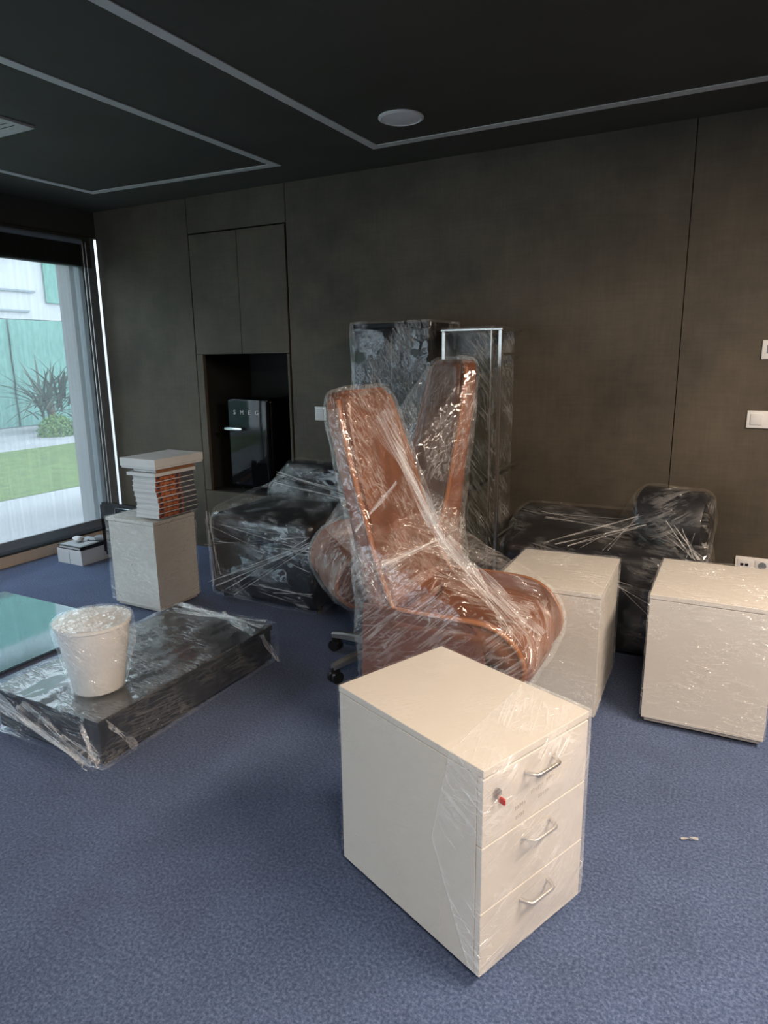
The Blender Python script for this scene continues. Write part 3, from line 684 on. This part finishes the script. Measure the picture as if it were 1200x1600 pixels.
def make_chair(label, loc, rz, lift=0.0, base_rot=0.0, base_off=(0, 0), tilt=0.0):
    t = thing('office_chair', label, 'chair', loc, rz, 'tan leather office chairs wrapped in film')
    sh = obj('shell', chair_shell(0.0, 1.0, 1.0, 1.0, 0.0, 0.055), LEATHER, t, 60)
    sc = obj('seat_cushion', chair_shell(0.10, 0.475, 0.86, 0.55, 0.012, 0.030, puff=0.035), LEATHER, t, 60)
    bc = obj('back_cushion', chair_shell(0.51, 0.985, 0.84, 0.55, 0.008, 0.025, puff=0.03), LEATHER, t, 60)
    pcs = [sh, sc, bc]
    for sg in (-1, 1):
        pcs.append(obj('side_panel', side_skirt(sg), LEATHER2, t, 50)); pcs.append(obj('piping', rim_piping(sg), LEATHERHIGHLIGHT, t, 60))
    pan = obj('seat_pan', box(-0.20, 0.20, -0.20, 0.20, 0.30, 0.40, 0.02, 2), LEATHER2, t, 50); pcs.append(pan)
    bx, by = base_off
    pcs.append(obj('gas_lift', lathe([(0.045, 0.31), (0.045, 0.20), (0.030, 0.20), (0.030, 0.075), (0.055, 0.07), (0.055, 0.05), (0, 0.05)], 20), CHROME, t, 50, (bx, by, 0)))
    if tilt:
        tm = Matrix.Translation((0, 0, 0.40)) @ Matrix.Rotation(tilt, 4, 'Y') @ Matrix.Translation((0, 0, -0.40))
        for o in pcs[:-1]: o.data.transform(tm)
    for o in pcs[:-1]: o.location.z += lift
    leg = wheel = None
    for k in range(5):
        a = base_rot + k * 2 * PI / 5
        if leg is None:
            lb_ = bmesh.new(); rows = []
            for i in range(8):
                s = i / 7; x = 0.03 + s * 0.30; h = 0.022 - 0.008 * s; wd = 0.024 - 0.008 * s; zc = 0.098 - 0.012 * s * s + 0.006 * math.sin(s * PI)
                rows.append([lb_.verts.new((x, y, zz)) for y, zz in ((-wd, zc - h), (wd, zc - h), (wd, zc + h * .5), (wd * .5, zc + h), (-wd * .5, zc + h), (-wd, zc + h * .5))])
            for p, q in zip(rows, rows[1:]):
                for j in range(6): lb_.faces.new((p[j], p[(j + 1) % 6], q[(j + 1) % 6], q[j]))
            lb_.faces.new(rows[0][::-1]); lb_.faces.new(rows[-1])
            leg = obj('leg', lb_, STEEL, t, 40, (bx, by, 0), (0, 0, a)); lg = leg
        else: lg = share('leg', leg, t, (bx, by, 0), (0, 0, a))
        if wheel is None:
            wb_ = bmesh.new()
            for y in (-0.024, 0.006): merge(wb_, tube([(0.315, y, 0.030), (0.315, y + .018, 0.030)], 0.030, 18))
            merge(wb_, tube([(0.325, 0, 0.03), (0.325, 0, 0.08)], 0.008, 8)); box(0.295, 0.335, -0.006, 0.006, 0.03, 0.068, bm=wb_)
            wheel = obj('caster', wb_, BLACKPL, lg, 40)
        else: share('caster', wheel, lg)
    return t, pcs[:-1]
def shellpts(pcs, z0=-9, z1=9, step=3):
    out = []
    for o in pcs:
        for v in list(o.data.vertices)[::step]:
            p = v.co + o.location
            if z0 <= p.z <= z1: out.append(tuple(p))
    return out
c1, p1 = make_chair('tan leather high back office chair in front, facing the drawer cabinets', (-0.94, 2.38, 0), 0.0, 0.0, 0.6)
c2, p2 = make_chair('tan leather high back office chair half hidden behind the other tan chair', (-1.55, 2.92, 0), math.radians(227), 0.065, math.radians(-51), (0.054, 0.118), math.radians(6))
for c_, p_, sd in ((c1, p1, 21), (c2, p2, 31)):
    obj('plastic_wrap', hull(shellpts(p_, 0.62, 9), 0.028, 0.006, (14, 14, 9), sd, 0.010, 1), F_LEATHER, c_, 70)
    obj('plastic_wrap', hull(shellpts(p_, 0.0, 0.84), 0.028, 0.006, (14, 14, 9), sd + 1, 0.012, 1), F_LOOSE if sd == 21 else F_LEATHER, c_, 70)
# pulled strands on the front chair
rnd = random.Random(77)
def bundle(parent, a, c, n, spread_a, spread_c, wd, seed):
    """a gathered rope of film: thin pleats running together and fanning out at the ends"""
    b_ = bmesh.new(); r_ = random.Random(seed)
    for i in range(n):
        ja = Vector([r_.uniform(-1, 1) * q for q in spread_a]); jc = Vector([r_.uniform(-1, 1) * q for q in spread_c])
        merge(b_, ribbon(Vector(a) + ja, Vector(c) + jc, wd * r_.uniform(.4, 1.3), 0.0, 18, r_.uniform(-.8, .8), seed * 31 + i, 0.4))
    return obj('film_strand', b_, F_STRAND, parent, 70)
K = (-0.005, -0.18, 0.845)
for a, c, wd, sd in (((-0.345, -0.03, 1.275), K, .085, 1), (K, (0.292, -0.04, 0.43), .095, 2), ((-0.31, 0.04, 1.17), K, .06, 3), (K, (0.285, 0.06, 0.45), .09, 5), ((-0.20, -0.275, 0.76), (-0.09, -0.02, 0.80), .03, 6), ((-0.315, -0.27, 0.872), (-0.184, -0.19, 1.053), .018, 7)):
    obj('film_strand', ribbon(a, c, wd, 0.0, 30, 0.5, sd, 0.5), F_BAND, c1, 70)
for i, (a, c, n, sa, sc_, wd) in enumerate([((-0.345, -0.03, 1.27), K, 5, (.01, .04, .05), (.015, .02, .02), .006), (K, (0.288, -0.02, 0.43), 6, (.015, .02, .02), (.006, .10, .05), .006),
        ((-0.315, -0.27, 0.872), (-0.184, -0.19, 1.053), 2, (.004, .004, .005), (.005, .005, .005), .010), ((-0.20, -0.27, 0.76), (-0.09, -0.02, 0.80), 3, (.01, .01, .01), (.01, .02, .01), .008)]):
    bundle(c1, a, c, n, sa, sc_, wd, 40 + i)

# ================================================================== black leather sofas
def cushion(x0, x1, y0, y1, z0, z1, bev):
    b_ = box(x0, x1, y0, y1, z0, z1, bev, 5)
    return b_
def feet(t, xs, ys):
    f0 = None
    for x in xs:
        for y in ys:
            if f0 is None: f0 = obj('foot', lathe([(0.018, 0), (0.022, 0.04), (0.022, 0.045)], 14), BLACKPL, t, 40, (x, y, 0))
            else: share('foot', f0, t, (x, y, 0))
s1 = thing('sofa', 'black leather armchair wrapped in film between book cabinet and tan chairs', 'sofa', (-2.545, 3.57, 0))
feet(s1, (-.36, .36), (-.34, .34))
parts = [obj('seat_base', cushion(-.40, .38, -.42, .43, .04, .40, .03), BLACKLEATHER, s1, 60),
         obj('seat_cushion', cushion(-.39, .37, -.42, .20, .38, .565, .055), BLACKLEATHER, s1, 60),
         obj('backrest', cushion(-.40, .38, .17, .43, .36, .66, .07), BLACKLEATHER, s1, 60),
         obj('headrest', cushion(-.30, .39, .20, .42, .60, .80, .085), BLACKLEATHER, s1, 60)]
pp = [tuple(v.co) for o in parts[:3] for v in o.data.vertices]
obj('plastic_wrap', hull(pp + [(-.44, -.30, .56), (.41, -.44, .05)], 0.04, 0.010, (7, 7, 10), 51, 0.012, 1), F_BLACK, s1, 70)
pp = [tuple(v.co) for o in parts[2:] for v in o.data.vertices]
obj('plastic_wrap', hull(pp, 0.035, 0.010, (7, 7, 12), 52, 0.010, 1), F_BLACK2, s1, 70)
bundle(s1, (-.36, -.455, .46), (.38, -.455, .36), 5, (.06, .003, .10), (.03, .003, .14), .005, 61)
bundle(s1, (-.30, -.46, .08), (.40, -.46, .47), 7, (.12, .002, .05), (.02, .002, .04), .006, 62)
bundle(s1, (.02, -.462, .12), (.38, -.462, .12), 5, (.1, .002, .05), (.02, .002, .05), .005, 63)
bundle(s1, (-.40, -.42, .55), (-.34, -.44, .12), 6, (.03, .01, .03), (.04, .005, .06), .006, 64)
bundle(s1, (-.28, .16, .70), (.32, .10, .64), 6, (.05, .02, .06), (.03, .01, .05), .009, 65)

s2 = thing('sofa', 'black leather sofa wrapped in film against the brown wall behind cream cabinets', 'sofa', (-0.62, 3.68, 0))
feet(s2, (-.40, .40), (-.26, .28))
parts = [obj('seat_base', cushion(-.50, .50, -.32, .34, .04, .40, .03), BLACKLEATHER, s2, 60),
         obj('seat_cushion', cushion(-.49, .49, -.32, .16, .38, .545, .05), BLACKLEATHER, s2, 60),
         obj('backrest', cushion(-.55, .16, .10, .34, .36, .635, .06), BLACKLEATHER, s2, 60)]
b = tube([(.155, .10, 0), (.165, .10, 0), (.44, .02, 0), (.47, .015, 0)], .165, 28, [0.9, 1, 1, 0.9])
ar = obj('bolster', b, BLACKLEATHER, s2, 50, (0, 0, .655))
parts.append(ar)
pp = [tuple(v.co) for o in parts[:3] for v in o.data.vertices]
obj('plastic_wrap', hull(pp, 0.04, 0.008, (7, 7, 10), 53, 0.010, 1), F_BLACK, s2, 70)
pp = [tuple(v.co + Vector((0, 0, .655))) for v in ar.data.vertices] + [(.49, -.33, .56), (.40, -.33, .56), (.02, .12, .60)]
obj('plastic_wrap', hull(pp, 0.03, 0.008, (9, 9, 9), 54, 0.008, 1), F_BLACK2, s2, 70)
bundle(s2, (.17, -.11, .66), (-.10, -.345, .567), 9, (.03, .02, .05), (.16, .004, .004), .0045, 81)
bundle(s2, (.36, -.15, .64), (.45, -.345, .572), 10, (.08, .01, .06), (.05, .004, .004), .006, 82)
bundle(s2, (-.10, -.345, .50), (.45, -.345, .25), 5, (.10, .002, .05), (.02, .002, .20), .006, 83)
bundle(s2, (-.40, .06, .63), (.10, .04, .60), 6, (.10, .01, .03), (.05, .01, .04), .005, 84)

# ================================================================== tall black cabinet and glass display shelf
tc = thing('tall_cabinet', 'tall black cabinet wrapped in film behind the tan chairs', 'cabinet', (-1.875, 3.80, 0))
obj('body', box(-.245, .245, -.19, .19, 0.03, 1.66, .004, 1), MATTBLACK, tc)
obj('door', box(-.243, -.002, -.208, -.19, 0.05, 1.655, .003, 1), MATTBLACK, tc); obj('door', box(.002, .243, -.208, -.19, 0.05, 1.655, .003, 1), MATTBLACK, tc)
obj('top_panel', box(-.25, .25, -.21, .195, 1.66, 1.685, .003, 1), MATTBLACK, tc); obj('plinth', box(-.23, .23, -.17, .18, 0, .03), BLACKPL, tc)
obj('plastic_wrap', hull(box_points(-.258, .252, -.218, .196, .05, 1.69), 0.045, 0.009, (6, 6, 5), 55, 0.0, 0), F_TALL, tc, 70)
gs = thing('display_shelf', 'glass display shelf with thin metal posts beside the tall black cabinet', 'shelf', (-1.405, 3.82, 0))
for x in (-.165, .165, .115): obj('post', box(x - (.009 if x != .115 else .003), x + (.009 if x != .115 else .003), -.175, -.157, 0.0, 1.63, .001, 1), BRUSHED, gs)
obj('top_plate', box(-.18, .18, -.18, .18, 1.63, 1.642, .002, 1), BRUSHED, gs)
for z in (0.08, 0.47, 0.86, 1.50):
    g_ = obj('glass_shelf', box(-.155, .175, -.155, .16, z, z + .008, .001, 1), SHELFGLASS, gs)
    obj('shelf_edge', box(.158, .176, -.155, .16, z - .003, z + .011, .001, 1), BRUSHED, g_)
obj('glass_door', box(-.158, .112, -.171, -.166, 0.02, 1.62), SHELFGLASS, gs)
obj('plastic_wrap', hull(box_points(-.168, .13, -.185, .18, 0.06, 1.65), 0.05, 0.006, (6, 6, 4), 56, 0.0, 0), F_SHELF, gs, 70)

# ================================================================== fridge in the niche
fr = thing('fridge', 'glossy black rounded mini fridge standing in the wall niche', 'fridge', (-3.43, 4.33, 0.475))
obj('body', box(-.195, .195, -.11, .25, 0.012, .725, .035, 4), GLOSSBLACK, fr, 50)
dd = obj('door', box(-.20, .20, -.165, -.112, 0.03, .728, .026, 5), GLOSSBLACK, fr, 50)
obj('handle', box(-.205, -.03, -.198, -.172, .475, .500, .006, 3), CHROME, dd, 50)
for x in (-.19, -.05): obj('handle_stud', tube([(x, -.175, .487), (x, -.16, .487)], .008, 10), CHROME, dd)
for i, ch in enumerate('SMEG'):
    cu = bpy.data.curves.new('letter', 'FONT'); cu.body = ch; cu.size = 0.047; cu.extrude = 0.0015; cu.align_x = 'CENTER'
    to = bpy.data.objects.new('letter', cu); COL.objects.link(to)
    dg = bpy.context.evaluated_depsgraph_get(); me = bpy.data.meshes.new_from_object(to.evaluated_get(dg)); bpy.data.objects.remove(to)
    me.materials.clear(); me.materials.append(pmat('silver_letter', (0.72, 0.73, 0.74), 0.4))
    o = bpy.data.objects.new('letter', me); COL.objects.link(o); o.parent = dd; o.location = (-.115 + i * .072, -.1668, .60); o.rotation_euler = (PI / 2, 0, 0)
for x in (-.15, .15): obj('foot', tube([(x, -.06, 0), (x, -.06, .02)], .015, 12), BLACKPL, fr)

# ================================================================== things on the floor to the window side
lb_ = thing('low_table', 'long low charcoal table wrapped in film lying near the window', 'table', (-2.325, 2.03, 0))
obj('plinth', box(-.28, .28, -.49, .49, 0, .03), BLACKPL, lb_)
obj('body', box(-.305, .305, -.515, .515, .025, .175, .003, 1), CHARCOAL, lb_)
obj('top_panel', box(-.312, .312, -.522, .522, .177, .20, .003, 1), CHARCOAL, lb_)
obj('plastic_wrap', hull(box_points(-.325, .322, -.532, .54, 0.02, .206) + [(.345, .50, .10), (0.33, .54, .06), (-.30, -.56, .05)], 0.03, 0.006, (10, 5, 14), 57, 0.0, 0, 0.006), F_TABLE, lb_, 50)
for a, c, wd, sd in (((-.26, -.548, .17), (.26, -.556, .03), .06, 1), ((-.10, -.55, .19), (.30, -.556, .05), .05, 2), ((.25, -.548, .19), (.318, -.553, .03), .05, 3), ((.336, -.50, .19), (.336, -.38, .03), .04, 4),
        ((.338, .40, .20), (.345, .50, .03), .05, 5), ((-.27, .50, .216), (.30, .47, .214), .07, 6), ((-.24, .42, .214), (.27, .52, .216), .05, 8), ((.0, .50, .215), (.31, .38, .213), .05, 9)):
    obj('film_strand', ribbon(a, c, wd, 0.0, 30, 0.6, sd, 0.4), F_BAND, lb_, 70)
wb2 = thing('waste_bin', 'white conical waste bin wrapped in film standing on the low charcoal table', 'bin', (-2.235, 1.70, 0.212))
obj('bin_body', lathe([(0.0, 0.004), (0.092, 0.004), (0.095, 0.0), (0.098, 0.006), (0.140, 0.270), (0.146, 0.272), (0.146, 0.285), (0.138, 0.285), (0.134, 0.268), (0.092, 0.012), (0.0, 0.012)], 40, False), WHITEPL, wb2, 50)
pp = [(r * math.cos(a * PI / 10), r * math.sin(a * PI / 10), z_) for a in range(20) for r, z_ in ((0.101, 0.004), (0.149, 0.268), (0.150, 0.289))]
obj('plastic_wrap', hull(pp + [(0.165, 0.0, 0.19), (0.10, 0.12, 0.20)], 0.022, 0.004, (16, 16, 16), 58, 0.002, 0, 0.002), F_BIN, wb2, 60)
cp = lathe([(0.0, 0.012), (0.06, 0.009), (0.11, 0.004), (0.148, 0.0)], 32, False)
for v in cp.verts: v.co.z += 0.2875 + 0.006 * mnoise.noise(v.co * 14)
cp.normal_update(); face_uv(cp)
obj('film_cap', cp, F_CAP, wb2, 60)
MIRROR = pmat('tinted_glass_sheet', (0.30, 0.40, 0.42), 0.04, 0.85, nscale=1)
gt = thing('glass_sheet', 'tinted glass tabletop lying flat on the carpet reflecting the window', 'tabletop', (-3.68, 2.07, 0))
obj('pad', box(-.40, .40, -.36, .36, 0, .008), BLACKPL, gt); obj('glass_plate', box(-.56, .56, -.52, .52, .008, .020, .002, 1), MIRROR, gt)
wx = thing('carton', 'white cardboard box on the floor under the window blind', 'box', (-4.30, 3.24, 0))
b = bmesh.new(); box(-.27, 0, 0, .30, 0, .112, .002, 1, bm=b); obj('carton_body', b, CARD, wx)
obj('flap_line', box(-.135, -.132, -.0012, .0, 0.002, .110), FRAME, wx)
bt = thing('binder', 'flat black binder lying on the white cardboard box', 'binder', (-4.435, 3.39, .113))
obj('cover', box(-.125, .125, -.145, .135, 0, .004), BLACKPL, bt); obj('cover', box(-.125, .125, -.145, .135, .022, .027), BLACKPL, bt); obj('spine', box(.121, .125, -.145, .135, .004, .022), BLACKPL, bt)
obj('sheets', box(-.115, .12, -.138, .13, .005, .021), PAPER, bt); obj('label_sheet', box(-.11, .10, -.13, .11, .027, .0285), pmat('grey_sheet', (0.45, 0.46, 0.48), .5), bt)
b = bmesh.new()
rr = random.Random(9)
bmesh.ops.create_icosphere(b, subdivisions=3, radius=0.034)
for v in b.verts: v.co = Vector((v.co.x * 1.3, v.co.y, v.co.z * .6)) * (1 + 0.28 * mnoise.noise(v.co * 40))
zmin = min(v.co.z for v in b.verts)
for v in b.verts: v.co.z -= zmin
tag(obj('crumpled_paper', b, CARD, None, None, (-4.47, 3.36, .142)), 'crumpled white paper on the black binder', 'paper')
ms = thing('computer_mouse', 'grey computer mouse on the black binder by the window', 'mouse', (-4.35, 3.475, .142), 0.5)
obj('shell', box(-.05, .05, -.03, .03, 0, .036, .016, 4), pmat('grey_plastic', (0.25, 0.26, 0.27), .4), ms, 60); obj('wheel', tube([(.028, -.004, .032), (.028, .004, .032)], .008, 12), BLACKPL, ms)
obj('cable', tube([(.05, 0, .01), (.03, -.07, .008), (-.03, -.09, .02), (-.09, -.05, .008), (-.10, .0, .005)], .003, 6), BLACKPL, ms, 60)
mo = thing('monitor', 'black flat screen standing on the floor behind the book cabinet', 'monitor', (-3.80, 3.30, 0), 0.0)
b = box(-.30, .30, -.012, .012, .11, .50, .0, 1)
bmesh.ops.bevel(b, geom=[e for e in b.edges if abs(e.verts[0].co.y - e.verts[1].co.y) > .01], offset=.02, segments=4, affect='EDGES')
obj('screen_housing', b, GLOSSBLACK, mo, 40); obj('stand', box(-.03, .03, .0, .03, .012, .2, .004, 1), BLACKPL, mo); obj('base', box(-.12, .12, -.08, .10, 0, .012, .004, 1), BLACKPL, mo)
obj('wire_bracket', tube([(-.14, -.016, .40), (-.14, -.016, .46), (-.13, -.016, .47), (.10, -.016, .47), (.10, -.016, .40)], .003, 6), CHROME, mo, 60)
b = grid(lambda s, t: (0.028 * (s - .5) * 2, 0.011 * max(.2, math.sqrt(max(0, 1 - (2 * s - 1) ** 2))) * (t - .5) * 2 + .003 * math.sin(s * 4), 0.004 + 0.005 * math.sin(s * 4 + t * 3)), 8, 5)
bmesh.ops.solidify(b, geom=list(b.faces), thickness=0.0006)
tag(obj('paper_scrap', b, CARD, None, 60, (-.051, 2.103, 0), (0, 0, 0.5)), 'small white paper scrap lying alone on the blue carpet', 'paper')
